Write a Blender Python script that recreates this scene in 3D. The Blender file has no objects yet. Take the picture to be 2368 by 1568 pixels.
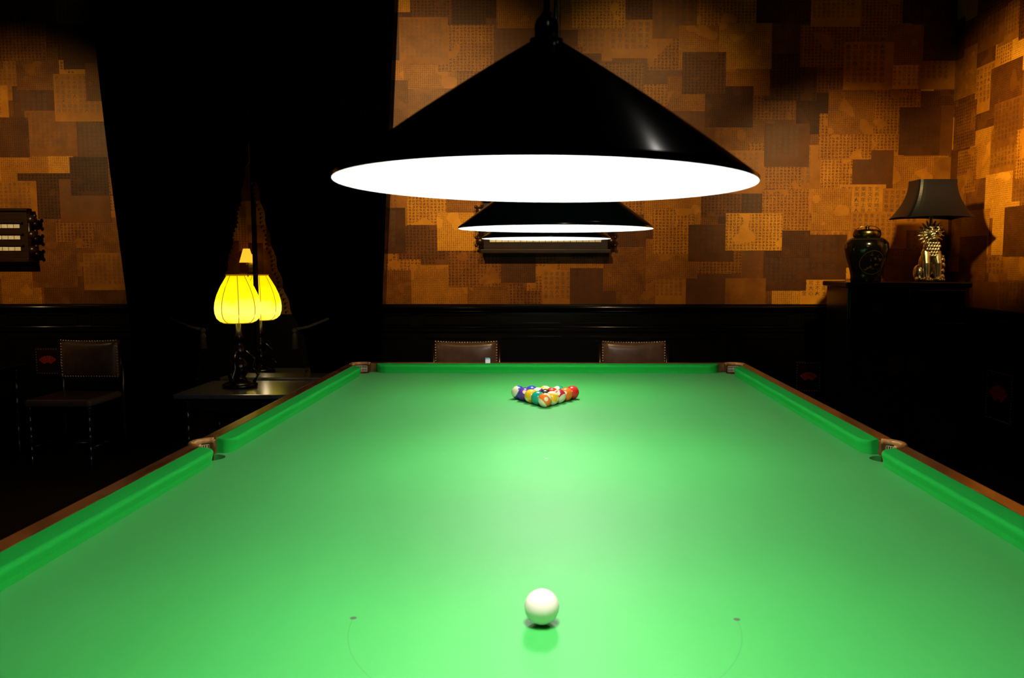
import bpy, bmesh, math, random
from mathutils import Vector, Matrix
random.seed(7)
scene = bpy.context.scene
COL = scene.collection
try:
    scene.view_settings.view_transform = 'Standard'
    scene.view_settings.look = 'None'
except Exception as e:
    print(e)

# ------------------------------------------------------------ helpers
def link(o):
    COL.objects.link(o); return o

def empty(name, loc, rotz=0, label=None, category=None, group=None, size=0.1):
    o = bpy.data.objects.new(name, None)
    o.empty_display_size = size
    o.location = loc
    o.rotation_euler = (0, 0, rotz)
    link(o)
    if label: o["label"] = label
    if category: o["category"] = category
    if group: o["group"] = group
    return o

def obj(name, bm_or_mesh, mat, parent=None, loc=(0, 0, 0), rot=(0, 0, 0), smooth=False, label=None, category=None, kind=None, group=None, bevel=0):
    if isinstance(bm_or_mesh, bmesh.types.BMesh):
        me = bpy.data.meshes.new(name)
        bmesh.ops.recalc_face_normals(bm_or_mesh, faces=bm_or_mesh.faces[:])
        bm_or_mesh.to_mesh(me); bm_or_mesh.free()
    else:
        me = bm_or_mesh
    if mat and not me.materials:
        me.materials.append(mat)
    if smooth:
        for p in me.polygons: p.use_smooth = True
    o = bpy.data.objects.new(name, me)
    o.location = loc; o.rotation_euler = rot
    link(o)
    if parent: o.parent = parent
    if bevel:
        m = o.modifiers.new("bevel", 'BEVEL'); m.width = bevel; m.segments = 2; m.limit_method = 'ANGLE'
    if label: o["label"] = label
    if category: o["category"] = category
    if kind: o["kind"] = kind
    if group: o["group"] = group
    return o

def box(bm, x0, x1, y0, y1, z0, z1):
    vs = [bm.verts.new(v) for v in [(x0,y0,z0),(x1,y0,z0),(x1,y1,z0),(x0,y1,z0),(x0,y0,z1),(x1,y0,z1),(x1,y1,z1),(x0,y1,z1)]]
    for f in [(0,3,2,1),(4,5,6,7),(0,1,5,4),(1,2,6,5),(2,3,7,6),(3,0,4,7)]:
        bm.faces.new([vs[i] for i in f])

def B(*boxes):
    bm = bmesh.new()
    for b in boxes: box(bm, *b)
    return bm

def lathe(profile, seg=32, bm=None, c=(0,0,0), a0=0, a1=2*math.pi, fn=None):
    bm = bm or bmesh.new()
    full = abs(a1-a0-2*math.pi) < 1e-6
    n = seg if full else seg+1
    rings = []
    for r, z in profile:
        ring = []
        for i in range(n):
            a = a0+(a1-a0)*i/seg
            rr = max(r, 1e-4)
            if fn: rr = fn(rr, a, z)
            ring.append(bm.verts.new((c[0]+rr*math.cos(a), c[1]+rr*math.sin(a), c[2]+z)))
        rings.append(ring)
    for k in range(len(rings)-1):
        for i in range(seg):
            j = (i+1) % n
            bm.faces.new([rings[k][i], rings[k][j], rings[k+1][j], rings[k+1][i]])
    return bm

def ball(bm, c, r, seg=16, ring=10, m=None):
    mat = Matrix.Translation(c) @ (m or Matrix.Identity(4)) @ Matrix.Diagonal((*(r if hasattr(r, '__len__') else (r, r, r)), 1))
    bmesh.ops.create_uvsphere(bm, u_segments=seg, v_segments=ring, radius=1, matrix=mat)

def tube(bm, pts, r, seg=8):
    pts = [Vector(p) for p in pts]
    rings = []
    for i, p in enumerate(pts):
        t = (pts[min(i+1, len(pts)-1)]-pts[max(i-1, 0)]).normalized()
        ref = Vector((0, 0, 1)) if abs(t.z) < .9 else Vector((1, 0, 0))
        u = t.cross(ref).normalized(); v = t.cross(u).normalized()
        rr = r[i] if hasattr(r, '__len__') else r
        rings.append([bm.verts.new(p+u*rr*math.cos(2*math.pi*k/seg)+v*rr*math.sin(2*math.pi*k/seg)) for k in range(seg)])
    for a, b in zip(rings, rings[1:]):
        for k in range(seg):
            f = bm.faces.new([a[k], a[(k+1) % seg], b[(k+1) % seg], b[k]])
            f.smooth = True
    bm.faces.new(rings[0]); bm.faces.new(rings[-1][::-1])

def turned(h, r, seg=14):
    """turned leg profile"""
    out = []
    n = 40
    for i in range(n+1):
        t = i/n; z = h*t
        k = .62+.38*abs(math.sin(t*math.pi*6))
        if t < .06 or t > .88: k = 1.0
        if .45 < t < .52: k = 1.05
        out.append((r*k, z))
    return [(0, 0)]+out+[(0, h)]

# ------------------------------------------------------------ node helper
class N:
    def __init__(s, name):
        s.m = bpy.data.materials.new(name); s.m.use_nodes = True
        s.t = s.m.node_tree; s.b = s.t.nodes["Principled BSDF"]
    def n(s, typ, **kw):
        nd = s.t.nodes.new(typ)
        for k, v in kw.items():
            setattr(nd, k, v)
        return nd
    def set(s, inp, v):
        if isinstance(v, bpy.types.NodeSocket): s.t.links.new(v, inp)
        else: inp.default_value = v
    def math(s, op, a, b=0.0, c=0.0, clamp=False):
        nd = s.t.nodes.new("ShaderNodeMath"); nd.operation = op; nd.use_clamp = clamp
        s.set(nd.inputs[0], a); s.set(nd.inputs[1], b); s.set(nd.inputs[2], c)
        return nd.outputs[0]
    def mix(s, f, a, b, blend='MIX'):
        nd = s.t.nodes.new("ShaderNodeMix"); nd.data_type = 'RGBA'; nd.blend_type = blend
        s.set(nd.inputs[0], f)
        s.set(nd.inputs[6], a); s.set(nd.inputs[7], b)
        return nd.outputs[2]
    def noise(s, scale, vec=None, detail=4, rough=.5):
        nd = s.t.nodes.new("ShaderNodeTexNoise"); nd.inputs["Scale"].default_value = scale
        nd.inputs["Detail"].default_value = detail; nd.inputs["Roughness"].default_value = rough
        if vec is not None: s.t.links.new(vec, nd.inputs["Vector"])
        return nd.outputs["Fac"]
    def obj(s):
        return s.t.nodes.new("ShaderNodeTexCoord").outputs["Object"]
    def ramp(s, fac, stops):
        nd = s.t.nodes.new("ShaderNodeValToRGB"); cr = nd.color_ramp
        while len(cr.elements) < len(stops): cr.elements.new(.5)
        for e, (p, c) in zip(cr.elements, stops):
            e.position = p; e.color = (*c, 1)
        s.set(nd.inputs[0], fac)
        return nd.outputs[0]

def simple(name, col, rough=.5, metal=0, spec=.5, var=.25, scale=20, bump=0, coat=0, emit=None, es=0, stretch=None):
    k = N(name)
    v = k.obj()
    if stretch:
        mp = k.n("ShaderNodeMapping"); k.set(mp.inputs[0], v); mp.inputs["Scale"].default_value = stretch; v = mp.outputs[0]
    nz = k.noise(scale, v)
    c0 = tuple(max(0, x*(1-var)) for x in col); c1 = tuple(min(1, x*(1+var)) for x in col)
    k.set(k.b.inputs["Base Color"], k.ramp(nz, [(.3, c0), (.7, c1)]))
    k.b.inputs["Roughness"].default_value = rough
    k.b.inputs["Metallic"].default_value = metal
    k.b.inputs["Specular IOR Level"].default_value = spec
    k.b.inputs["Coat Weight"].default_value = coat
    k.b.inputs["Coat Roughness"].default_value = .08
    if bump:
        bp = k.n("ShaderNodeBump"); bp.inputs["Strength"].default_value = bump; bp.inputs["Distance"].default_value = .003
        k.set(bp.inputs["Height"], nz); k.set(k.b.inputs["Normal"], bp.outputs[0])
    if emit:
        k.b.inputs["Emission Color"].default_value = (*emit, 1); k.b.inputs["Emission Strength"].default_value = es
    return k.m

M_black = simple("black_lacquer", (.003,.0026,.0022), .2, spec=.4, scale=8)
M_blackmat = simple("black_paint", (.002,.002,.002), .6, spec=.2)
M_velvet = simple("black_velvet", (.0004,.0003,.0003), 1, spec=.0, scale=40)
M_fringe = simple("fringe_thread", (.016,.008,.005), .8, spec=.1, scale=60)
M_wood = simple("mahogany", (.13,.04,.011), .24, spec=.5, var=.5, scale=9, stretch=(6,1,6), coat=.35)
M_woodx = simple("dark_mahogany", (.018,.006,.003), .3, var=.4, scale=10, stretch=(1,6,6))
M_tan = simple("tan_leather", (.42,.18,.05), .26, var=.25, scale=50, bump=.15)
M_net = simple("net_string", (.6,.5,.35), .8, var=.1)
M_leather = simple("oxblood_leather", (.105,.062,.055), .28, var=.35, scale=14, bump=.5)
M_stud = simple("brass_stud", (.7,.6,.42), .3, metal=1)
M_darkwood = simple("ebonised_wood", (.008,.004,.003), .22, var=.4, scale=12)
M_ttop = simple("tabletop_lacquer", (.06,.054,.062), .22, spec=.8, var=.3, scale=14, stretch=(1,6,1))  # grey base puts a reflection on the black lacquer into the colour
M_brass = simple("aged_brass", (.85,.76,.52), .28, metal=1, var=.4, scale=30)
M_goldlid = simple("lid_brass", (.22,.17,.06), .25, metal=1, var=.2)
M_white = simple("shade_enamel_white", (.9,.9,.88), .4, var=.02)
M_shadeout = simple("green_enamel", (.002,.012,.007), .16, spec=.45, var=.3, scale=6)
M_shadeblk = simple("black_silk", (.002,.0025,.0045), .4, spec=.4, var=.2, scale=30, bump=.1)
M_red = simple("red_lacquer", (.2,.012,.006), .4, var=.4, scale=60)
M_ivory = simple("ivory_tile", (.75,.72,.62), .4, var=.15, scale=30)
M_ceil = simple("ceiling_black", (.003,.002,.002), .9, spec=.1)
M_floor = simple("floor_dark_wood", (.004,.003,.002), .5, spec=.25, var=.5, scale=4, stretch=(1,8,1))
M_chalk = simple("blue_chalk", (.25,.5,.7), .9)
M_paper = simple("chalk_wrap", (.7,.72,.72), .7)

# cloth ------------------------------------------------------
k = N("baize_green")
co = k.obj()
sep = k.n("ShaderNodeSeparateXYZ"); k.set(sep.inputs[0], co)
X, Y = sep.outputs[0], sep.outputs[1]
mp = k.n("ShaderNodeMapping"); k.set(mp.inputs[0], co); mp.inputs["Scale"].default_value = (1, .45, 1); mp.inputs["Rotation"].default_value = (0,0,.5)
n1 = k.noise(2.2, mp.outputs[0], 6, .6)
n2 = k.noise(900, co, 2)
base = k.ramp(n1, [(.3, (.014,.35,.042)), (.72, (.026,.41,.064))])
base = k.mix(k.math('MULTIPLY', n2, .25), base, (.010,.28,.028,1))
def ringdist(cx, cy):
    dx = k.math('SUBTRACT', X, cx); dy = k.math('SUBTRACT', Y, cy)
    return k.math('SQRT', k.math('ADD', k.math('MULTIPLY', dx, dx), k.math('MULTIPLY', dy, dy)))
BY = -1.0475
d = ringdist(0, BY)
arc = k.math('LESS_THAN', k.math('ABSOLUTE', k.math('SUBTRACT', d, .292)), .0006)
arc = k.math('MULTIPLY', arc, k.math('LESS_THAN', Y, BY))
base = k.mix(k.math('MULTIPLY', arc, .45), base, (.004,.12,.02,1))
for sx in (-.292, .292):
    sp = k.math('LESS_THAN', ringdist(sx, BY), .0052)
    base = k.mix(k.math('MULTIPLY', sp, .9), base, (.03,.04,.012,1))
sp = k.math('LESS_THAN', ringdist(0, 0), .005)
base = k.mix(k.math('MULTIPLY', sp, .6), base, (.5,.7,.45,1))
n3 = k.noise(14, mp.outputs[0], 8, .7)
sm = k.math('MULTIPLY', k.math('GREATER_THAN', n3, .69), .2)
base = k.mix(sm, base, (.12,.5,.25,1))
k.set(k.b.inputs["Base Color"], base)
k.b.inputs["Roughness"].default_value = .64
k.b.inputs["Specular IOR Level"].default_value = .85
k.b.inputs["Sheen Weight"].default_value = .05
k.b.inputs["Sheen Roughness"].default_value = .6
M_cloth = k.m
M_cush = simple("cushion_baize", (.012,.34,.042), .9, spec=.05, var=.06, scale=300)

# wallpaper ---------------------------------------------------
def wallpaper_mat():
    k = N("calligraphy_wallpaper")
    at = k.n("ShaderNodeAttribute", attribute_name="tone")
    sp = k.n("ShaderNodeSeparateColor"); k.set(sp.inputs[0], at.outputs["Color"])
    tone, typ, rnd = sp.outputs[0], sp.outputs[1], sp.outputs[2]
    uv = k.n("ShaderNodeTexCoord").outputs["UV"]
    su = k.n("ShaderNodeSeparateXYZ"); k.set(su.inputs[0], uv)
    u, v = su.outputs[0], su.outputs[1]
    mott = k.noise(7, uv, 8, .65)
    t2 = k.math('ADD', tone, k.math('MULTIPLY', k.math('SUBTRACT', mott, .5), .45))
    c = k.ramp(t2, [(0, (.035,.010,.001)), (.35, (.14,.043,.003)), (.65, (.38,.14,.006)), (1, (.74,.34,.022))])
    def text(pu, pv, ns, th):
        fu = k.math('FRACT', k.math('DIVIDE', u, pu)); fv = k.math('FRACT', k.math('DIVIDE', v, pv))
        mu = k.math('LESS_THAN', k.math('ABSOLUTE', k.math('SUBTRACT', fu, .5)), .34)
        mv = k.math('LESS_THAN', k.math('ABSOLUTE', k.math('SUBTRACT', fv, .5)), .38)
        nz = k.noise(ns, uv, 1, .5)
        st = k.math('GREATER_THAN', nz, th)
        return k.math('MULTIPLY', k.math('MULTIPLY', mu, mv), st)
    fine = text(.0155, .014, 210, .46)
    med = text(.028, .023, 140, .47)
    isf = k.math('LESS_THAN', typ, .36)
    ism = k.math('MULTIPLY', k.math('GREATER_THAN', typ, .36), k.math('LESS_THAN', typ, .68))
    m = k.math('ADD', k.math('MULTIPLY', k.math('MULTIPLY', fine, isf), .8), k.math('MULTIPLY', k.math('MULTIPLY', med, ism), .9))
    blk = k.math('GREATER_THAN', k.noise(6, uv, 1), .38)
    m = k.math('MULTIPLY', m, blk)
    c = k.mix(m, c, k.mix(1.0, c, (.2,.14,.1,1), 'MULTIPLY'))
    k.set(k.b.inputs["Base Color"], c)
    k.b.inputs["Roughness"].default_value = .45
    k.b.inputs["Specular IOR Level"].default_value = .2
    return k.m
M_wallp = wallpaper_mat()
M_ink = simple("ink", (.05,.015,.002), .5)

# ------------------------------------------------------------ constants
CX = -.005
DW = 6.5       # back wall
XR = 3.07      # right wall
XL = -5.6
CEIL = 3.7
WZ = 1.08

# ------------------------------------------------------------ room
DOOR = (-2.95, -1.6, 2.55)
obj("floor", B((XL-.1, XR+.1, -2.2, 8.4, -.1, 0)), M_floor, kind="structure")
obj("ceiling", B((XL-.1, XR+.1, -2.2, 8.4, CEIL, CEIL+.1)), M_ceil, kind="structure")
wb = obj("wall_back", B((XL, DOOR[0], DW, DW+.12, 0, CEIL), (DOOR[1], XR, DW, DW+.12, 0, CEIL), (DOOR[0], DOOR[1], DW, DW+.12, DOOR[2], CEIL)), M_blackmat, kind="structure")
wr = obj("wall_right", B((XR, XR+.1, -2.1, DW+.12, 0, CEIL)), M_blackmat, kind="structure")
obj("wall_left", B((XL-.1, XL, -2.1, DW+.12, 0, CEIL)), M_blackmat, kind="structure")
obj("wall_front", B((XL-.1, XR+.1, -2.2, -2.1, 0, CEIL)), M_blackmat, kind="structure")
wa = obj("wall_alcove", B((-3.5, -1.2, 8.1, 8.2, 0, CEIL), (-3.6, -3.5, DW+.12, 8.2, 0, CEIL), (-1.2, -1.1, DW+.12, 8.2, 0, CEIL)), M_blackmat, kind="structure")

big_sheets = []
def wallpaper(name, parent, regions, org, U, Nn, seed):
    rnd = random.Random(seed)
    org = Vector(org); U = Vector(U); Nn = Vector(Nn)
    bm = bmesh.new()
    uvl = bm.loops.layers.uv.new("UVMap")
    cl = bm.loops.layers.float_color.new("tone")
    def quad(u0, u1, z0, z1, off, col, uo, vo):
        vs = [bm.verts.new(org+U*a+Vector((0,0,b))+Nn*off) for a, b in ((u0,z0),(u1,z0),(u1,z1),(u0,z1))]
        f = bm.faces.new(vs)
        for l, (a, b) in zip(f.loops, ((u0,z0),(u1,z0),(u1,z1),(u0,z1))):
            l[uvl].uv = (a+uo, b+vo); l[cl] = (*col, 1)
    for (a, b, z0, z1) in regions:
        quad(a, b, z0, z1, .001, (.4,.2,.5), 0, 0)
        sheets = []
        z = z0-.1
        while z < z1:
            u = a-.2+rnd.random()*.2
            while u < b:
                w = .31+rnd.random()*.14; h = .28+rnd.random()*.08
                sheets.append((u+rnd.uniform(-.05,.05), z+rnd.uniform(-.06,.06), w, h))
                u += .28+rnd.random()*.05
            z += .24
        rnd.shuffle(sheets)
        for i, (u, zz, w, h) in enumerate(sheets):
            u0, u1 = max(a, u), min(b, u+w); y0, y1 = max(z0, zz), min(z1, zz+h)
            if u1-u0 < .03 or y1-y0 < .03: continue
            tone = rnd.choice([.13,.22,.30,.40,.46,.52,.6,.68,.8])+rnd.uniform(-.06,.06)
            typ = rnd.random()
            off = .0015+i*.00002
            quad(u0, u1, y0, y1, off, (tone, typ, rnd.random()), rnd.random()*9, rnd.random()*9)
            if typ > .68 and (u1-u0) > .2 and (y1-y0) > .2:
                big_sheets.append((parent, org, U, Nn, u0, u1, y0, y1, off+.00001))
    me = bpy.data.meshes.new(name)
    bm.to_mesh(me); bm.free()
    me.materials.append(M_wallp)
    return obj(name, me, None, parent=parent, kind="structure")
wallpaper("wallpaper", wb, [(XL, DOOR[0], WZ, CEIL), (DOOR[1], XR-.002, WZ, CEIL)], (0, DW, 0), (1,0,0), (0,-1,0), 11)
wallpaper("wallpaper", wr, [(2.0, DW-.002, WZ, CEIL)], (XR, 0, 0), (0,1,0), (-1,0,0), 23)
wallpaper("wallpaper", wa, [(-3.48, -1.22, .9, 2.6)], (0, 8.1, 0), (1,0,0), (0,-1,0), 5)

CH = "可是不能何行人心山水火木金土日月大小中天地年力春花明和平安長生文書字上下左右東西南北風雨"
try:
    rr = random.Random(3)
    cands = [s for s in big_sheets if s[0] is not wa]
    for par in (wb, wr):
        bmx = bmesh.new()
        for s in [c for c in cands if c[0] is par][:120]:
            _, org, U, Nn, u0, u1, z0, z1, off = s
            cu = bpy.data.curves.new("t", 'FONT')
            size = rr.choice([.028,.034,.040])
            cols = int((u1-u0-.03)/(size*1.35)); rows = int((z1-z0-.03)/(size*1.12))
            cu.body = "\n".join("".join(rr.choice(CH) + " " for _ in range(cols)) for _ in range(rows))
            cu.size = size; cu.space_line = 1.08; cu.resolution_u = 1
            to = bpy.data.objects.new("t", cu); COL.objects.link(to)
            bpy.context.view_layer.update()
            me = bpy.data.meshes.new_from_object(to.evaluated_get(bpy.context.evaluated_depsgraph_get()))
            xs = [v.co.x for v in me.vertices]
            if xs:
                sc = min(1.0, (u1-u0-.02)/max(xs))
                for v in me.vertices:
                    p = v.co*1.0
                    v.co = org+U*(u0+.012+p.x*sc if Nn.y < 0 else u1-.012-p.x*sc)+Vector((0,0,z1-size-.008+p.y*.95))+Nn*off
                bmx.from_mesh(me)
            bpy.data.objects.remove(to); bpy.data.meshes.remove(me); bpy.data.curves.remove(cu)
        me = bpy.data.meshes.new("lettering"); bmx.to_mesh(me); bmx.free(); me.materials.append(M_ink)
        obj("lettering", me, None, parent=par, kind="structure")
except Exception as e:
    print("TEXT FAIL", e)

# wainscot
def wains(name, a, b, horizontal=True):
    bm = bmesh.new()
    def bx(u0, u1, d0, d1, z0, z1):
        if horizontal: box(bm, u0, u1, DW-d1, DW-d0, z0, z1)
        else: box(bm, XR-d1, XR-d0, u0, u1, z0, z1)
    bx(a, b, 0, .03, 0, WZ-.04)
    bx(a, b, 0, .065, WZ-.04, WZ-.012)
    bx(a, b, 0, .055, WZ-.012, WZ)
    if horizontal:
        for zz, r_ in ((WZ-.026, .016), (WZ-.055, .010), (.90, .008)):
            tube(bm, [(a, DW-.03-r_-(.03 if r_ > .015 else 0), zz), (b, DW-.03-r_-(.03 if r_ > .015 else 0), zz)], r_, 16)
    bx(a, b, .03, .05, .87, .89)
    bx(a, b, .03, .045, .0, .16)
    n = max(1, round((b-a)/.62)); w = (b-a)/n
    for i in range(n):
        u0 = a+i*w+.05; u1 = a+(i+1)*w-.05
        for z0, z1 in ((.22, .83), (.92, 1.01)):
            bx(u0, u1, .03, .042, z0, z0+.015); bx(u0, u1, .03, .042, z1-.015, z1)
            bx(u0, u0+.015, .03, .042, z0+.015, z1-.015); bx(u1-.015, u1, .03, .042, z0+.015, z1-.015)
    return obj(name, bm, M_black, kind="structure")
wains("trim_1", XL, DOOR[0]); wains("trim_2", DOOR[1], XR); wains("trim_3", -2.1, DW-.08, False)

# ------------------------------------------------------------ snooker table
T = empty("snooker_table", (CX, 2.278, 0), label="full-size snooker table with bright green baize and mahogany rails", category="snooker table")
HX, HY, ZB = .889, 1.7845, .86
POCK = [(sx*(HX+.026), sy*(HY+.026), .042) for sx in (-1,1) for sy in (-1,1)] + [(sx*(HX+.045), 0, .040) for sx in (-1,1)]
def boolcut(bm, mat, name, scale=1.0, z0=.5, z1=1.2):
    me = bpy.data.meshes.new(name); bmesh.ops.recalc_face_normals(bm, faces=bm.faces[:]); bm.to_mesh(me); bm.free(); me.materials.append(mat)
    o = bpy.data.objects.new(name, me); COL.objects.link(o)
    cutters = []
    xs = [v.co.x for v in me.vertices]; ys = [v.co.y for v in me.vertices]
    for x, y, r in POCK:
        R_ = r*scale
        if x+R_ < min(xs) or x-R_ > max(xs) or y+R_ < min(ys) or y-R_ > max(ys): continue
        cb = bmesh.new()
        bmesh.ops.create_cone(cb, cap_ends=True, segments=40, radius1=R_, radius2=R_, depth=z1-z0, matrix=Matrix.Translation((x, y, (z0+z1)/2)))
        cm = bpy.data.meshes.new("c"); cb.to_mesh(cm); cb.free()
        c = bpy.data.objects.new("c", cm); COL.objects.link(c); cutters.append(c)
        m = o.modifiers.new("b", 'BOOLEAN'); m.operation = 'DIFFERENCE'; m.object = c; m.solver = 'EXACT'
    bpy.context.view_layer.update()
    res = bpy.data.meshes.new_from_object(o.evaluated_get(bpy.context.evaluated_depsgraph_get()))
    bpy.data.objects.remove(o)
    for c in cutters: bpy.data.objects.remove(c)
    res.name = name
    return res
obj("bed", boolcut(B((-.94, .94, -1.84, 1.84, ZB-.045, ZB)), M_cloth, "bed"), None, parent=T, label="green baize playing surface with faint baulk arc")
RI, RO = .937, .983
EI, EO = HY+.048, HY+.096
for bx_ in ((-RO, -RI, -EO, EO), (RI, RO, -EO, EO), (-RI, RI, EI, EO), (-RI, RI, -EO, -EI)):
    obj("rail", boolcut(B((*bx_, ZB-.05, ZB+.043)), M_wood, "rail", 1.12), None, parent=T, bevel=.008, label="polished mahogany table rail")
PROF = [(.007, .000), (.005, .014), (.001, .028), (.0, .033), (.002, .0375), (.007, .040), (.03, .042), (.048, .043), (.048, 0.0)]
def cushion(L, r0, r1):
    W = .048
    bm = bmesh.new(); rings = []
    st = []
    n = 14
    for i in range(n+1):
        a = math.pi/2*i/n; st.append((r0*(1-math.cos(a)), r0*(1-math.sin(a))))
    for i in range(1, 12): st.append((r0+(L-r0-r1)*i/12, 0))
    for i in range(n+1):
        a = math.pi/2*(n-i)/n; st.append((L-r1*(1-math.cos(a)), r1*(1-math.sin(a))))
    for s, o in st:
        f = min(1, o/max(r0, r1))
        o2 = f*W*.97
        rings.append([bm.verts.new((s-L/2, o2+u*(1-o2/W), z)) for u, z in PROF])
    for a, b in zip(rings, rings[1:]):
        for i in range(len(PROF)):
            j = (i+1) % len(PROF)
            f = bm.faces.new([a[i], b[i], b[j], a[j]])
            f.smooth = 2 <= i < 5
    bm.faces.new(rings[0]); bm.faces.new(rings[-1][::-1])
    return bm
mid, cor = .056, .046
Ls = HY-mid-cor
for sx in (-1, 1):
    for sy in (-1, 1):
        yc = sy*(mid+Ls/2)
        rz = -math.pi/2 if sx > 0 else math.pi/2
        at_mid_is_plus = (sx > 0 and sy > 0) or (sx < 0 and sy < 0)
        bm = cushion(Ls, .04 if not at_mid_is_plus else .06, .06 if not at_mid_is_plus else .04)
        obj("cushion", bm, M_cush, parent=T, loc=(sx*HX, yc, ZB+.0005), rot=(0,0,rz))
Le = 2*(HX-cor)
for sy in (-1, 1):
    obj("cushion", cushion(Le, .06, .06), M_cush, parent=T, loc=(0, sy*HY, ZB+.0005), rot=(0,0,0 if sy > 0 else math.pi))
for x, y, r in POCK:
    if y == 0: ang = 0 if x > 0 else math.pi; span = math.radians(82)
    else: ang = math.atan2(y/abs(y), x/abs(x)); span = math.radians(92)
    bm = bmesh.new()
    n = 24; R0 = r*1.0; R1 = r+(.017 if y == 0 else .018)
    rings = []
    for i in range(n+1):
        t = -1+2*i/n
        a = ang+span*t
        wdt = (R1-R0)*(1-.45*abs(t)**3)
        cs = [(R0, .034), (R0, .043), (R0+wdt*.25, .0475), (R0+wdt*.75, .0475), (R0+wdt, .043), (R0+wdt, .034)]
        rings.append([bm.verts.new((x+q*math.cos(a), y+q*math.sin(a), ZB+z)) for q, z in cs])
    for a_, b_ in zip(rings, rings[1:]):
        for i in range(6): bm.faces.new([a_[i], a_[(i+1)%6], b_[(i+1)%6], b_[i]])
    bm.faces.new(rings[0]); bm.faces.new(rings[-1][::-1])
    obj("pocket_cover", bm, M_tan, parent=T, smooth=True, label="tan leather pocket cover")
    bm = bmesh.new()
    lathe([(r*.97, .03), (r*.97, .015), (r*.97, 0.0)], 14, bm, (x, y, ZB), ang-span*.8, ang+span*.8)
    lathe([(r*.96, -.046), (r*.96, -.07), (r*.9, -.095), (r*.75, -.12), (r*.4, -.14), (r*.08, -.145)], 16, bm, (x, y, ZB))
    o = obj("pocket_net", bm, M_net, parent=T, label="cream string pocket net")
    w = o.modifiers.new("w", 'WIREFRAME'); w.thickness = .0028; w.use_replace = True
obj("apron", B((-.93,.93,-EO+.02,-EO+.06,.58,ZB-.051),(-.93,.93,EO-.06,EO-.02,.58,ZB-.051),(-.97,-.93,-EO+.02,EO-.02,.58,ZB-.051),(.93,.97,-EO+.02,EO-.02,.58,ZB-.051)), M_woodx, parent=T, bevel=.01)
leg_me = None
for sx in (-1, 1):
    for yy in (-1.6, -.55, .55, 1.6):
        if leg_me is None:
            prof = [(0,0),(.05,0),(.055,.03),(.04,.06),(.045,.1),(.07,.3),(.085,.42),(.06,.47),(.075,.49),(.075,.51),(.055,.53),(.08,.56),(.08,.815),(0,.815)]
            o = obj("leg", lathe(prof, 24), M_woodx, parent=T, loc=(sx*.83, yy, 0), smooth=True); leg_me = o.data
        else: obj("leg", leg_me, None, parent=T, loc=(sx*.83, yy, 0))

# ------------------------------------------------------------ balls
def ball_mat(name, col, stripe=False):
    k = N(name)
    co = k.obj()
    sep = k.n("ShaderNodeSeparateXYZ"); k.set(sep.inputs[0], co)
    nz = k.noise(40, co)
    cream = (.82,.74,.5,1)
    c = k.mix(k.math('MULTIPLY', nz, .04), (*col,1), cream)
    if stripe:
        m = k.math('GREATER_THAN', k.math('ABSOLUTE', sep.outputs[2]), .0135)
        c = k.mix(m, c, cream)
    rad = k.math('SQRT', k.math('ADD', k.math('MULTIPLY', sep.outputs[1], sep.outputs[1]), k.math('MULTIPLY', sep.outputs[2], sep.outputs[2])))
    if col[0] + col[1] + col[2] < 2.2:
        c = k.mix(k.math('LESS_THAN', rad, .0078), c, cream)
    k.set(k.b.inputs["Base Color"], c)
    k.b.inputs["Roughness"].default_value = .1
    k.b.inputs["Specular IOR Level"].default_value = .4
    return k.m
def mkball(name, x, y, r, mat, rot, label, group=None):
    bm = bmesh.new(); ball(bm, (0,0,0), r, 40, 24)
    return obj(name, bm, mat, loc=(x, y, ZB+r+.0006), rot=rot, smooth=True, label=label, category="ball", group=group)
mkball("cue_ball", -.0095, 1.212, .0262, ball_mat("cue_ball_resin", (1.0,.84,.76)), (0,0,0), "glossy ivory white cue ball alone on the baize")
R = .0268
Yc, Bc, Rc, Pc, Oc, Gc, Mc, Kc = (.95,.52,.01),(.015,.04,.45),(.7,.015,.015),(.1,.02,.32),(.9,.18,.01),(.0,.32,.22),(.45,.01,.04),(.01,.01,.01)
rack = [[("orange striped",Oc,1)],
        [("teal green",Gc,0),("yellow striped",Yc,1)],
        [("yellow",Yc,0),("black",Kc,0),("maroon striped",Mc,1)],
        [("purple",Pc,0),("purple striped",Pc,1),("red striped",Rc,1),("orange",Oc,0)],
        [("blue striped",Bc,1),("blue",Bc,0),("yellow striped",Yc,1),("green striped",Gc,1),("red",Rc,0)]]
rb = random.Random(5)
for i, row in enumerate(rack):
    for j, (nm, c, s) in enumerate(row):
        x = -.012+(j-i/2)*2*R*1.002; y = 3.10+i*R*1.7340
        rot = (rb.uniform(.3,1.2), rb.uniform(-.6,.6), rb.uniform(-3,3))
        mname = "resin_"+nm.replace(" ","_")
        mt = bpy.data.materials.get(mname) or ball_mat(mname, c, bool(s))
        mkball("pool_ball", x, y, R, mt, rot, nm+" pool ball in the triangular rack on green baize", "racked pool balls")

ch = empty("chalk_cube", (-.302, 2.278+HY+.072, ZB+.0435), .2, label="small pale blue cue chalk cube on the rail", category="chalk")
obj("wrapper", B((-.012,.012,-.012,.012,0,.019)), M_paper, parent=ch)
obj("chalk_top", B((-.012,.012,-.012,.012,.0191,.024)), M_chalk, parent=ch, bevel=.002)

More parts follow.
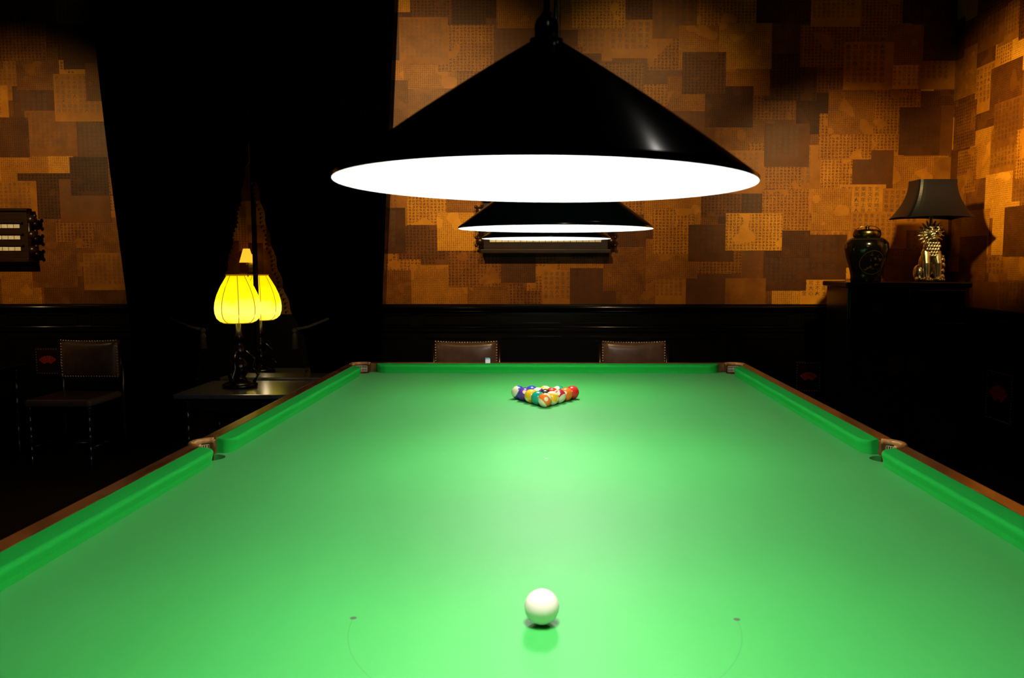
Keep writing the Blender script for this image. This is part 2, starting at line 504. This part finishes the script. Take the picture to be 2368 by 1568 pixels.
# ------------------------------------------------------------ pendant lamps
def pendant(x, y, zr, tilt=(0,0), power=30):
    E = empty("pendant_lamp", (x, y, zr), label="wide conical dark green billiard pendant lamp hanging over the table", category="pendant lamp", group="billiard pendant lamps")
    E.rotation_euler = (tilt[0], tilt[1], 0)
    Rr, Hh = .262, .175
    prof = [(Rr, 0), (Rr+.001, .004), (Rr-.008, .011)]
    for i in range(1, 13):
        t = i/12; r = (Rr-.008)*(1-t)+.02*t; prof.append((r, .011+(Hh-.011)*t+.004*math.sin(math.pi*t)))
    prof += [(.0, Hh+.001)]
    obj("lamp_shade", lathe(prof, 96), M_shadeout, parent=E, smooth=True)
    pi = [(Rr-.0005, .0), (Rr-.003, .003), (Rr-.011, .008), (.02, Hh-.004), (0, Hh-.004)]
    obj("shade_lining", lathe(pi, 96), M_white, parent=E, smooth=True, label="white enamel lining, brightly lit")
    cap = [(.021, Hh-.003), (.021, Hh+.003), (.0148, Hh+.005), (.0152, Hh+.020), (.013, Hh+.027), (.008, Hh+.032), (.006, Hh+.036), (0, Hh+.037)]
    obj("cap", lathe(cap, 24), M_black, parent=E, smooth=True)
    bm = bmesh.new()
    top = CEIL-zr-.03
    tube(bm, [(0,0,Hh+.03), (0,0,top)], .0042, 10)
    tube(bm, [(.009,0,Hh+.02), (.011,0,Hh+.06), (.011,0,top)], .0018, 6)
    obj("suspension_rod", bm, M_black, parent=E)
    obj("ceiling_rose", lathe([(0,top-.01),(.05,top-.01),(.06,top+.025),(0,top+.025)], 24), M_black, parent=E, smooth=True)
    obj("bulb_socket", lathe([(0,Hh-.05),(.014,Hh-.05),(.016,Hh-.01),(0,Hh-.01)], 16), M_white, parent=E)
    li = bpy.data.lights.new("bulb_light", 'POINT'); li.energy = power; li.shadow_soft_size = .03; li.color = (1,.97,.9)
    lo = bpy.data.objects.new("bulb_light", li); lo.location = (0,0,.055); link(lo); lo.parent = E
    return E
pendant(-.004, 1.07, 1.498, (math.radians(-.7), math.radians(.45)), 18.5)
pendant(.02, 2.278, 1.490, (0,0), 15)
pendant(-.008, 3.43, 1.496, (0,0), 13)

# ------------------------------------------------------------ curtains
def curtain(outer, inner, label, flip, tie):
    E = empty("curtain", ((outer(0)+inner(0))/2, 6.33, 0), label=label, category="curtain", group="velvet door curtains")
    bm = bmesh.new(); nz, nu = 110, 120
    ox = E.location.x
    grid = []
    for i in range(nz+1):
        z = .012+(CEIL-.03)*i/nz
        a, b = outer(z), inner(z)
        rowv = []
        for j in range(nu+1):
            t = j/nu
            x = a+(b-a)*t
            y = .035*math.sin(t*math.pi*22+.4*math.sin(z*2))+.012*math.sin(t*57)
            rowv.append(bm.verts.new((x-ox, y, z)))
        grid.append(rowv)
    for i in range(nz):
        for j in range(nu):
            bm.faces.new([grid[i][j], grid[i][j+1], grid[i+1][j+1], grid[i+1][j]])
    obj("drape", bm, M_velvet, parent=E, smooth=True)
    bm = bmesh.new()
    z = .3
    while z < 2.0:
        x = inner(z)-ox
        s = 1 if flip else -1
        tube(bm, [(x, -.045, z), (x+s*.014, -.047, z-.005)], .003, 6)
        ball(bm, (x+s*.019, -.047, z-.010), (.007,.007,.011), 8, 6)
        z += .032
    obj("bobble_fringe", bm, M_fringe, parent=E, smooth=True)
    bm = bmesh.new()
    s = 1 if flip else -1
    x = inner(.9)-ox
    tube(bm, [(x-s*.25,-.06,.98),(x-s*.1,-.075,.92),(x-s*.01,-.08,.90)], .012, 8)
    ball(bm, (x-s*.0,-.085,.89), .022, 12, 8)
    lathe([(.012,0),(.024,-.03),(.02,-.035),(.028,-.12),(0,-.12)], 14, bm, (x,-.085,.875))
    obj("tieback_tassel", bm, tie, parent=E, smooth=True, label="corded tieback with tassel")
def lerp(a, b, t): return a+(b-a)*max(0, min(1, t))
wv = lambda z: .008*math.sin(z*38)
lo_ = lambda z: lerp(-3.19, -3.376, (z-.9)/2.5)
li_ = lambda z: (-2.235 if z > 2.14 else (lerp(-2.64, -2.25, ((z-.85)/1.29)**.7)+wv(z) if z > .85 else lerp(-2.75, -2.64, z/.85)))
ri_ = lambda z: (-2.225 if z > 2.14 else (lerp(-1.86, -2.21, ((z-.85)/1.29)**.7)-wv(z) if z > .85 else lerp(-1.72, -1.86, z/.85)))
ro_ = lambda z: lerp(-1.27, -1.125, (z-.9)/2.5)
M_tie = simple("tassel_cord", (.05,.038,.03), .6, scale=80)
curtain(lo_, li_, "heavy black velvet curtain with bobble fringe over the doorway", True, M_tie)
curtain(ro_, ri_, "heavy black velvet curtain with bobble fringe over the doorway", False, M_tie)
obj("curtain_rail", B((-3.5,-1.05,6.27,6.42,CEIL-.012,CEIL)), M_black, label="black curtain rail under the ceiling", category="curtain rail")

# ------------------------------------------------------------ lotus lamps + side tables
kk = N("glowing_silk")
co = kk.obj(); sp = kk.n("ShaderNodeSeparateXYZ"); kk.set(sp.inputs[0], co)
g = kk.ramp(kk.math('ADD', kk.math('MULTIPLY', sp.outputs[2], 2.7), kk.math('MULTIPLY', kk.noise(11, co), .3)), [(.1, (.95,.55,0)), (.38, (1,.95,.12)), (.6, (1,.8,.004)), (1, (1,.6,0))])
kk.set(kk.b.inputs["Emission Color"], g); kk.b.inputs["Emission Strength"].default_value = 1.5
kk.b.inputs["Base Color"].default_value = (.3,.2,.0,1)
kk.b.inputs["Specular IOR Level"].default_value = 0
M_silk = kk.m
M_rib = simple("shade_rib", (.2,.08,.0), .6, emit=(.45,.2,0), es=.6)
def lotus(x, y, zt, zs, sc, label):
    E = empty("table_lamp", (x, y, zt), label=label, category="table lamp", group="lotus table lamps")
    prof = [(.064,.318),(.071,.306),(.090,.275),(.113,.235),(.135,.185),(.149,.135),(.153,.097),(.151,.065),(.140,.032),(.118,.010),(.094,.0)]
    bm = lathe([(r*sc, z*sc) for r, z in prof], 64, fn=lambda r, a, z: r*(1-.05*(1-abs(math.sin((a-.39)*4)))**2))
    z0 = zs-zt
    obj("lamp_shade", bm, M_silk, parent=E, loc=(0,0,z0), smooth=True, label="glowing yellow lotus-shaped silk shade")
    bm = bmesh.new()
    for i in range(8):
        a = math.pi*i/4+.39
        tube(bm, [(r*sc*.962*math.cos(a), r*sc*.962*math.sin(a), z*sc) for r, z in prof], .0024, 6)
    tube(bm, [(.066*sc*math.cos(t/24*2*math.pi), .066*sc*math.sin(t/24*2*math.pi), .318*sc) for t in range(25)], .005, 6)
    tube(bm, [(.095*sc*math.cos(t/24*2*math.pi), .095*sc*math.sin(t/24*2*math.pi), 0) for t in range(25)], .003, 6)
    obj("shade_frame", bm, M_rib, parent=E, loc=(0,0,z0), smooth=True)
    h = z0+.02
    st = [(0,.001),(.11,.001),(.115,.02),(.09,.035),(.05,.045),(.035,.07),(.055,.1),(.065,.14),(.05,.18),(.025,.2),(.04,.22),(.045,.25),(.03,.28),(.02,.31),(.035,.335),(.02,.36),(.014,h),(0,h)]
    obj("base", lathe(st, 28), M_darkwood, parent=E, smooth=True, label="carved ebonised wooden base")
    for i in range(3):
        bm = bmesh.new()
        a = i*2.094+.5
        tube(bm, [(.09*math.cos(a),.09*math.sin(a),.03),(.12*math.cos(a),.12*math.sin(a),.08),(.08*math.cos(a),.08*math.sin(a),.13),(.1*math.cos(a),.1*math.sin(a),.19),(.04*math.cos(a),.04*math.sin(a),.24)], [.014,.01,.014,.008,.012], 8)
        obj("scroll_bracket", bm, M_darkwood, parent=E, smooth=True)
    li = bpy.data.lights.new("shade_glow", 'POINT'); li.energy = 1.4; li.color = (1,.78,.5); li.shadow_soft_size = .05
    l = bpy.data.objects.new("shade_glow", li); l.location = (0,0,z0-.03); l.parent = E; link(l)
    return E
def side_table(x0, x1, y0, y1, z, label, mat=None):
    cx, cy = (x0+x1)/2, (y0+y1)/2
    E = empty("side_table", (cx, cy, 0), label=label, category="side table")
    w, d = (x1-x0)/2, (y1-y0)/2
    obj("table_top", B((-w,w,-d,d,z-.03,z)), mat or M_ttop, parent=E, bevel=.008)
    ii = min(.05, d*.3)
    obj("apron", B((-w+.05,w-.05,-d+ii,-d+ii+.03,z-.11,z-.0301),(-w+.05,w-.05,d-ii-.03,d-ii,z-.11,z-.0301),(-w+.05,-w+.08,-d+ii+.03,d-ii-.03,z-.11,z-.0301),(w-.08,w-.05,-d+ii+.03,d-ii-.03,z-.11,z-.0301)), M_darkwood, parent=E)
    for sx in (-1,1):
        for sy in (-1,1):
            obj("leg", lathe(turned(z-.031, .024), 14), M_darkwood, parent=E, loc=(sx*(w-.065), sy*(d-ii-.015), 0), smooth=True)
    return E
side_table(-2.40, -1.60, 5.27, 5.91, .56, "low black lacquered side table holding a lit lamp")
lotus(-2.085, 5.6, .56, .998, 1.0, "table lamp with glowing yellow lotus shade on black table")
side_table(-2.37, -1.62, 5.96, 6.22, .575, "narrow black lacquered table in front of the curtains, stand-in for a mirror reflection")  # extra table added in place of the first table's mirror reflection
side_table(-2.62, -1.80, 6.8, 7.35, .47, "low black lacquered side table inside the doorway, stand-in for a mirror reflection")  # solid table added where the mirror would repeat the first one
lotus(-2.43, 7.02, .47, .92, 1.18, "yellow lotus lamp behind the curtain opening, stand-in for a mirror reflection")  # second lamp added to imitate the first lamp's mirror reflection
S = empty("mirrored_lamp", (-2.86, 8.02, 1.36), label="small wall lamp with glowing orange cone shade", category="mirrored lamp")  # added as a solid lamp in place of a shade reflected in the mirror
obj("lamp_shade", lathe([(.068,0),(.03,.13),(0,.131)], 24), simple("amber_glass", (.5,.2,.02), .5, emit=(1,.4,.02), es=1.5), parent=S, loc=(0,-.07,.04), smooth=True)
obj("bracket", B((-.02,.02,.03,.045,-.05,.12),(-.006,.006,-.07,.03,.02,.032)), M_brass, parent=S)
obj("mirror_bevel_edge", B((-2.30,-2.288,6.52,6.6,0,2.5)), simple("bevelled_glass_edge", (.2,.25,.2), .1, metal=1), label="narrow bevelled edge of a mirror in the doorway", category="mirror")  # strip stands for a mirror's bevelled edge, not door glass

# ------------------------------------------------------------ chairs
def chair(x, y, rz, w, label, hb=.80, group="leather side chairs"):
    E = empty("side_chair", (x, y, 0), rz, label=label, category="chair", group=group)
    hw = w/2
    obj("seat", B((-hw-.02,hw+.02,-.46,-.01,.41,.46)), M_leather, parent=E, bevel=.02)
    bm = B((-hw,hw,-.02,.02,.56,hb))
    bmesh.ops.subdivide_edges(bm, edges=bm.edges[:], cuts=8, use_grid_fill=True)
    for v in bm.verts:
        fx = 1-(v.co.x/hw)**2; fz = 1-((v.co.z-(.56+hb)/2)/((hb-.56)/2))**2
        if v.co.y < 0: v.co.y -= .028*max(0, fx)**.5*max(0, fz)**.5
        v.co.z += .008*(1-fx)*(1 if v.co.z > hb-.001 else 0)
    obj("backrest", bm, M_leather, parent=E, smooth=True)
    bm = bmesh.new()
    n = int(w/.02)
    for i in range(n+1):
        xx = -hw+.008+(w-.016)*i/n
        for zz in (hb-.001+.008*(xx/hw)**2, .566): ball(bm, (xx, -.023, zz), (.0075,.005,.0075), 6, 4)
    m = int((hb-.56)/.02)
    for i in range(1, m):
        for xx in (-hw+.006, hw-.006): ball(bm, (xx, -.023, .56+(hb-.56)*i/m), (.0075,.005,.0075), 6, 4)
    obj("nail_trim", bm, M_stud, parent=E, smooth=True, label="row of brass nail heads")
    for sx in (-1,1):
        obj("leg", lathe(turned(.41, .022), 12), M_darkwood, parent=E, loc=(sx*(hw-.005), -.43, 0), smooth=True)
        obj("leg", lathe([(0,0),(.018,0),(.02,.2),(.018,.41),(.02,hb-.02),(0,hb-.02)], 12), M_darkwood, parent=E, loc=(sx*(hw+.012), .012, 0), smooth=True)
    bm = bmesh.new()
    tube(bm, [(-hw,-.43,.16),(hw,-.43,.16)], .011)
    for sx in (-1,1): tube(bm, [(sx*hw,-.43,.12),(sx*(hw+.01),.0,.12)], .011)
    obj("stretcher", bm, M_darkwood, parent=E, smooth=True)
    return E
chair(-.62, 6.3, 0, .475, "dark brown leather chair with brass nail trim against black panelling")
chair(.645, 6.3, 0, .48, "dark brown leather chair with brass nail trim against black panelling")
chair(-3.37, 6.1, 0, .42, "dark brown leather chair with turned legs and nail trim", hb=.825)
chair(-1.75, 7.95, 0, .36, "dark leather chair standing inside the doorway", hb=.9)
side_table(-4.35, -3.83, 5.6, 6.1, .66, "dark wooden side table beside a leather chair", M_darkwood)

# ------------------------------------------------------------ fan panels
M_fstud = simple("dull_red_studs", (.16,.05,.03), .5)
def fan(loc, rz, w, h, label):
    E = empty("fan_panel", loc, rz, label=label, category="wall panel", group="red fan panels")
    obj("board", B((-w/2,w/2,-.02,0,0,h)), M_darkwood, parent=E, bevel=.004)
    bm = bmesh.new()
    def studs(n, a, b):
        for i in range(n):
            t = i/(n-1); ball(bm, (a[0]+(b[0]-a[0])*t, -.021, a[1]+(b[1]-a[1])*t), (.004,.003,.004), 6, 4)
    q = .012
    n1, n2 = int(w/.02), int(h/.02)
    studs(n1, (-w/2+q,q), (w/2-q,q)); studs(n1, (-w/2+q,h-q), (w/2-q,h-q)); studs(n2, (-w/2+q,q), (-w/2+q,h-q)); studs(n2, (w/2-q,q), (w/2-q,h-q))
    obj("stud_border", bm, M_fstud, parent=E)
    bm = bmesh.new()
    for i in range(7):
        a = math.radians(90+(i-3)*15)
        a0, a1 = a-.11, a+.11
        r0, r1 = w*.16, w*.42
        cz = h*.3
        vs = [(r0*math.cos(a0), cz+r0*math.sin(a0)), (r1*math.cos(a0), cz+r1*math.sin(a0)), (r1*1.03*math.cos(a), cz+r1*1.03*math.sin(a)), (r1*math.cos(a1), cz+r1*math.sin(a1)), (r0*math.cos(a1), cz+r0*math.sin(a1))]
        f0 = [bm.verts.new((p, -.0205, q_)) for p, q_ in vs]; f1 = [bm.verts.new((p, -.026, q_)) for p, q_ in vs]
        bm.faces.new(f1)
        for s in range(5): bm.faces.new([f0[s], f0[(s+1)%5], f1[(s+1)%5], f1[s]])
    obj("fan", bm, M_red, parent=E, label="red lacquer folding-fan emblem")
fan((2.01, DW-.047, .40), 0, .2, .24, "dark framed panel with red fan emblem on panelling")
fan((-3.89, DW-.047, .53), 0, .2, .21, "dark framed panel with red fan emblem on panelling")
fan((XR-.047, 5.55, .34), -math.pi/2, .33, .34, "dark studded panel with red fan emblem on panelling")

# ------------------------------------------------------------ score boards
def scoreboard(x, z, w, label):
    E = empty("scoreboard", (x, DW-.04, z), label=label, category="scoreboard", group="billiard scoreboards")
    hw = w/2; h = .355
    obj("board", B((-hw,hw,-.05,0,0,h),(-hw-.02,hw+.02,-.09,0,-.03,0),(-hw-.015,hw+.015,-.07,0,h,h+.022)), M_woodx, parent=E, bevel=.004)
    for i in range(3):
        zz = .055+i*.086
        bm = bmesh.new()
        n = int((w-.1)/.046)
        for j in range(n):
            xx = -hw+.05+(w-.1)*j/n
            box(bm, xx, xx+.0435, -.058, -.051, zz, zz+.028)
        obj("number_row", bm, M_ivory, parent=E, label="row of ivory score tiles")
        obj("slide_rail", B((-hw+.03,hw-.03,-.07,-.0501,zz+.036,zz+.046)), M_woodx, parent=E)
    for sx in (-1,1):
        bm = bmesh.new()
        for i in range(3):
            zz = .06+i*.115
            ball(bm, (sx*(hw+.026), -.035, zz), (.034,.03,.034), 12, 8)
            ball(bm, (sx*(hw+.055), -.035, zz+.03), (.014,.014,.014), 8, 6)
            ball(bm, (sx*(hw+.055), -.035, zz-.03), (.014,.014,.014), 8, 6)
        tube(bm, [(sx*(hw+.008),-.035,.01),(sx*(hw+.008),-.035,h-.02)], .014, 8)
        obj("scroll_bracket", bm, M_woodx, parent=E, smooth=True)
scoreboard(-.02, 1.50, .95, "carved dark mahogany billiard scoreboard on the calligraphy wallpaper")
scoreboard(-4.48, 1.435, 1.0, "carved mahogany scoreboard with three ivory score rows")

# ------------------------------------------------------------ cabinet
M_plate = simple("dull_brass_plate", (.05,.04,.018), .45, metal=1)
C = empty("cabinet", (2.378, 5.78, 0), 0, label="tall black lacquered cabinet with brass fittings in the corner", category="cabinet")
obj("body", B((-.39,.39,-.2,.22,.08,1.235)), M_black, parent=C, bevel=.004)
obj("cabinet_top", B((-.415,.415,-.235,.24,1.2351,1.27)), M_black, parent=C, bevel=.006)
for sx in (-1,1):
    d_ = obj("door", B((sx*.195-.185,sx*.195+.185,-.216,-.2001,.12,1.0)), M_black, parent=C, bevel=.004)
    obj("handle", lathe([(0,-.008),(.055,-.008),(.058,0),(0,0)], 28, None), M_plate, parent=d_, loc=(sx*.065,-.2165,.72), rot=(math.pi/2*-1,0,0))
    d2 = obj("drawer", B((sx*.195-.185,sx*.195+.185,-.216,-.2001,1.02,1.22)), M_black, parent=C, bevel=.004)
    obj("handle", lathe([(0,-.006),(.035,-.006),(.038,0),(0,0)], 24), M_plate, parent=d2, loc=(sx*.195,-.2165,1.1), rot=(-math.pi/2,0,0))
    for sy in (-.15,.17):
        obj("foot", B((sx*.34-.04,sx*.34+.04,sy-.04,sy+.04,0,.0799)), M_black, parent=C)

# jar
kk = N("black_glazed_porcelain")
co = kk.obj(); sp = kk.n("ShaderNodeSeparateXYZ"); kk.set(sp.inputs[0], co)
dz = kk.math('SUBTRACT', sp.outputs[2], .13)
dd = kk.math('SQRT', kk.math('ADD', kk.math('MULTIPLY', sp.outputs[0], sp.outputs[0]), kk.math('MULTIPLY', dz, dz)))
front = kk.math('LESS_THAN', sp.outputs[1], 0)
ring = kk.math('LESS_THAN', kk.math('ABSOLUTE', kk.math('SUBTRACT', dd, .078)), .0018)
ins = kk.math('MULTIPLY', kk.math('LESS_THAN', dd, .068), kk.math('GREATER_THAN', kk.noise(38, co, 3, .6), .59))
mk = kk.math('MULTIPLY', kk.math('MAXIMUM', ring, ins), front)
band = kk.math('LESS_THAN', kk.math('ABSOLUTE', kk.math('SUBTRACT', sp.outputs[2], .285)), .0015)
mk = kk.math('MAXIMUM', mk, band)
kk.set(kk.b.inputs["Base Color"], kk.mix(mk, (.004,.004,.003,1), (.08,.06,.018,1)))
kk.set(kk.b.inputs["Metallic"], kk.math('MULTIPLY', mk, .4)); kk.b.inputs["Roughness"].default_value = .14
J = empty("ginger_jar", (2.155, 5.72, 1.2705), label="black porcelain ginger jar with gold emblem on the cabinet", category="jar")
obj("body", lathe([(0,0),(.095,0),(.1,.01),(.098,.04),(.108,.09),(.13,.16),(.143,.22),(.14,.26),(.118,.288),(.085,.298),(.082,.31),(0,.31)], 48), kk.m, parent=J, smooth=True)
obj("lid", lathe([(.086,.302),(.09,.31),(.09,.335),(.08,.348),(.03,.354),(.012,.358),(.012,.364),(.018,.37),(0,.376)], 36), M_goldlid, parent=J, smooth=True, label="brass lid with knob")
bm = bmesh.new()
tube(bm, [(-.09,0,.30),(-.088,-.01,.345),(-.05,-.02,.37),(0,-.02,.375),(.05,-.02,.37),(.088,-.01,.345),(.09,0,.30)], .0025, 6)
obj("handle", bm, M_goldlid, parent=J, smooth=True)

# lion lamp
Lp = empty("table_lamp", (2.59, 5.74, 1.2705), label="brass guardian lion lamp with black pagoda shade on the cabinet", category="table lamp")
bm = bmesh.new()
def e(c, r, m=None): ball(bm, c, r, 20, 14, m)
e((0,.03,.12), (.056,.06,.09)); e((0,-.005,.18), (.056,.046,.075)); e((0,-.015,.235), (.050,.040,.045))
e((0,-.03,.325), (.047,.05,.044))
e((0,-.080,.322), (.036,.026,.012)); e((0,-.074,.292), (.030,.024,.009)); e((0,-.104,.333), (.015,.008,.010))
e((0,-.05,.307), (.030,.030,.020))
for s in (-1,1):
    e((s*.022,-.080,.348), (.010,.009,.010)); e((s*.026,-.074,.366), (.020,.012,.006))
    e((s*.030,-.085,.313), (.008,.012,.012))
    tube(bm, [(s*.036,-.02,.20),(s*.040,-.05,.12),(s*.038,-.055,.05),(s*.038,-.057,.014)], [.031,.024,.020,.022], 12)
    e((s*.040,-.075,.018), (.028,.032,.016))
    for t in (-1,0,1): e((s*.040+t*.016,-.104,.013), (.008,.010,.011))
    e((s*.052,.045,.060), (.032,.045,.055)); e((s*.062,.005,.018), (.024,.045,.016))
for i in range(17):
    a = math.radians(-70+320*i/16)
    m_ = Matrix.Rotation(-a, 4, 'Y')
    e((.064*math.cos(a), -.004, .325+.062*math.sin(a)), (.030, .013, .0075), m_)
for i in range(14):
    a = math.radians(-60+300*i/13)
    m_ = Matrix.Rotation(-a, 4, 'Y')
    e((.048*math.cos(a), -.034, .325+.046*math.sin(a)), (.018, .012, .0070), m_)
for row in range(5):
    for c_ in range(-2, 3):
        if abs(c_) == 2 and row > 2: continue
        xx = c_*.019+(.009 if row % 2 else 0)
        e((xx, -.054+.16*abs(xx)+.001*row, .258-.021*row), (.0085,.009,.013))
tube(bm, [(.07,.07,.03),(.092,.05,.05),(.100,.03,.09),(.096,.03,.13)], [.020,.018,.018,.012], 10)
for zz, rr_ in ((.03,.020),(.07,.018),(.11,.021),(.145,.018),(.17,.010)): e((.098,.02,zz), (rr_,.016,rr_*1.2))
tube(bm, [(0,-.005,.36),(0,0,.44)], .012, 10)
me = bpy.data.meshes.new("st"); bm.to_mesh(me); bm.free()
o = obj("lion_figure", me, M_brass, parent=Lp, smooth=True, label="seated brass guardian lion with curled mane")
rm = o.modifiers.new("r", 'REMESH'); rm.mode = 'VOXEL'; rm.voxel_size = .0021; rm.use_smooth_shade = True
bm = bmesh.new(); rings = []
for i in range(15):
    t = i/14
    hwid = .127+(.226-.127)*(1-t)**2.1
    z = .436+.244*t
    ring_ = []
    n = 12
    for s in range(4):
        for j in range(n):
            q = -1+2*j/n
            aa = [(q,-1),(1,q),(-q,1),(-1,-q)][s]
            cc = 1-.05*max(0, abs(q)-.8)/.2
            ring_.append(bm.verts.new((aa[0]*hwid*cc, aa[1]*hwid*.8*cc, z-.010*(1-t)*q*q)))
    rings.append(ring_)
for a_, b_ in zip(rings, rings[1:]):
    n = len(a_)
    for i in range(n): bm.faces.new([a_[i], a_[(i+1)%n], b_[(i+1)%n], b_[i]])
o = obj("lamp_shade", bm, M_shadeblk, parent=Lp, label="black flared pagoda shade")
sd = o.modifiers.new("s", 'SOLIDIFY'); sd.thickness = .003
bm = bmesh.new(); tube(bm, [(0,0,.42),(0,0,.60)], .006, 8); ball(bm, (0,0,.6), .018, 12, 8)
tube(bm, [(-.125,0,.66),(.125,0,.66)], .003, 6); tube(bm, [(0,0,.60),(0,0,.66)], .004, 6)
obj("stem", bm, M_brass, parent=Lp, smooth=True)

# ------------------------------------------------------------ lights
def spot(loc, tgt, e_, ang, col=(1,.65,.24), blend=1.0, size=.05):
    li = bpy.data.lights.new("wall_spot", 'SPOT'); li.energy = e_; li.spot_size = math.radians(ang); li.spot_blend = blend; li.color = col; li.shadow_soft_size = size
    o = bpy.data.objects.new("wall_spot", li); o.location = loc
    o.rotation_euler = (Vector(tgt)-Vector(loc)).to_track_quat('-Z', 'Y').to_euler(); link(o)
spot((-4.2,3.8,3.0), (-4.1,6.5,1.85), 250, 56)
spot((-1.1,3.7,3.2), (-1.05,6.5,2.3), 330, 56)
spot((0.8,3.7,3.4), (.72,6.5,2.45), 170, 42)
spot((0.0,4.0,3.0), (0.0,6.5,1.2), 190, 62)
spot((1.9,3.9,2.7), (2.15,6.5,1.75), 300, 46)
spot((1.2,4.2,2.5), (3.07,5.45,2.2), 620, 50)
spot((.5,-.6,3.0), (.1,6.0,.9), 50, 50, (1,.85,.7))
dl = bpy.data.lights.new("ceiling_downlight", 'POINT'); dl.energy = 1.2; dl.shadow_soft_size = .03; dl.color = (1,.93,.85)
dlo = bpy.data.objects.new("ceiling_downlight", dl); dlo.location = (1.0, 2.3, 3.5); link(dlo)
w = bpy.data.worlds.new("world"); scene.world = w; w.use_nodes = True
w.node_tree.nodes["Background"].inputs[0].default_value = (.5,.4,.3,1)
w.node_tree.nodes["Background"].inputs[1].default_value = .002

# ------------------------------------------------------------ camera
cam = bpy.data.cameras.new("camera"); co_ = bpy.data.objects.new("camera", cam); link(co_)
co_.location = (0,0,1.40)
co_.rotation_euler = (math.radians(90-5.22), 0, math.radians(.5))
cam.sensor_width = 36; cam.lens = 1936/2368*36
cam.shift_x = -67/2368
cam.clip_start = .05
cam.dof.use_dof = True; cam.dof.focus_distance = 3.6; cam.dof.aperture_fstop = 9
scene.camera = co_
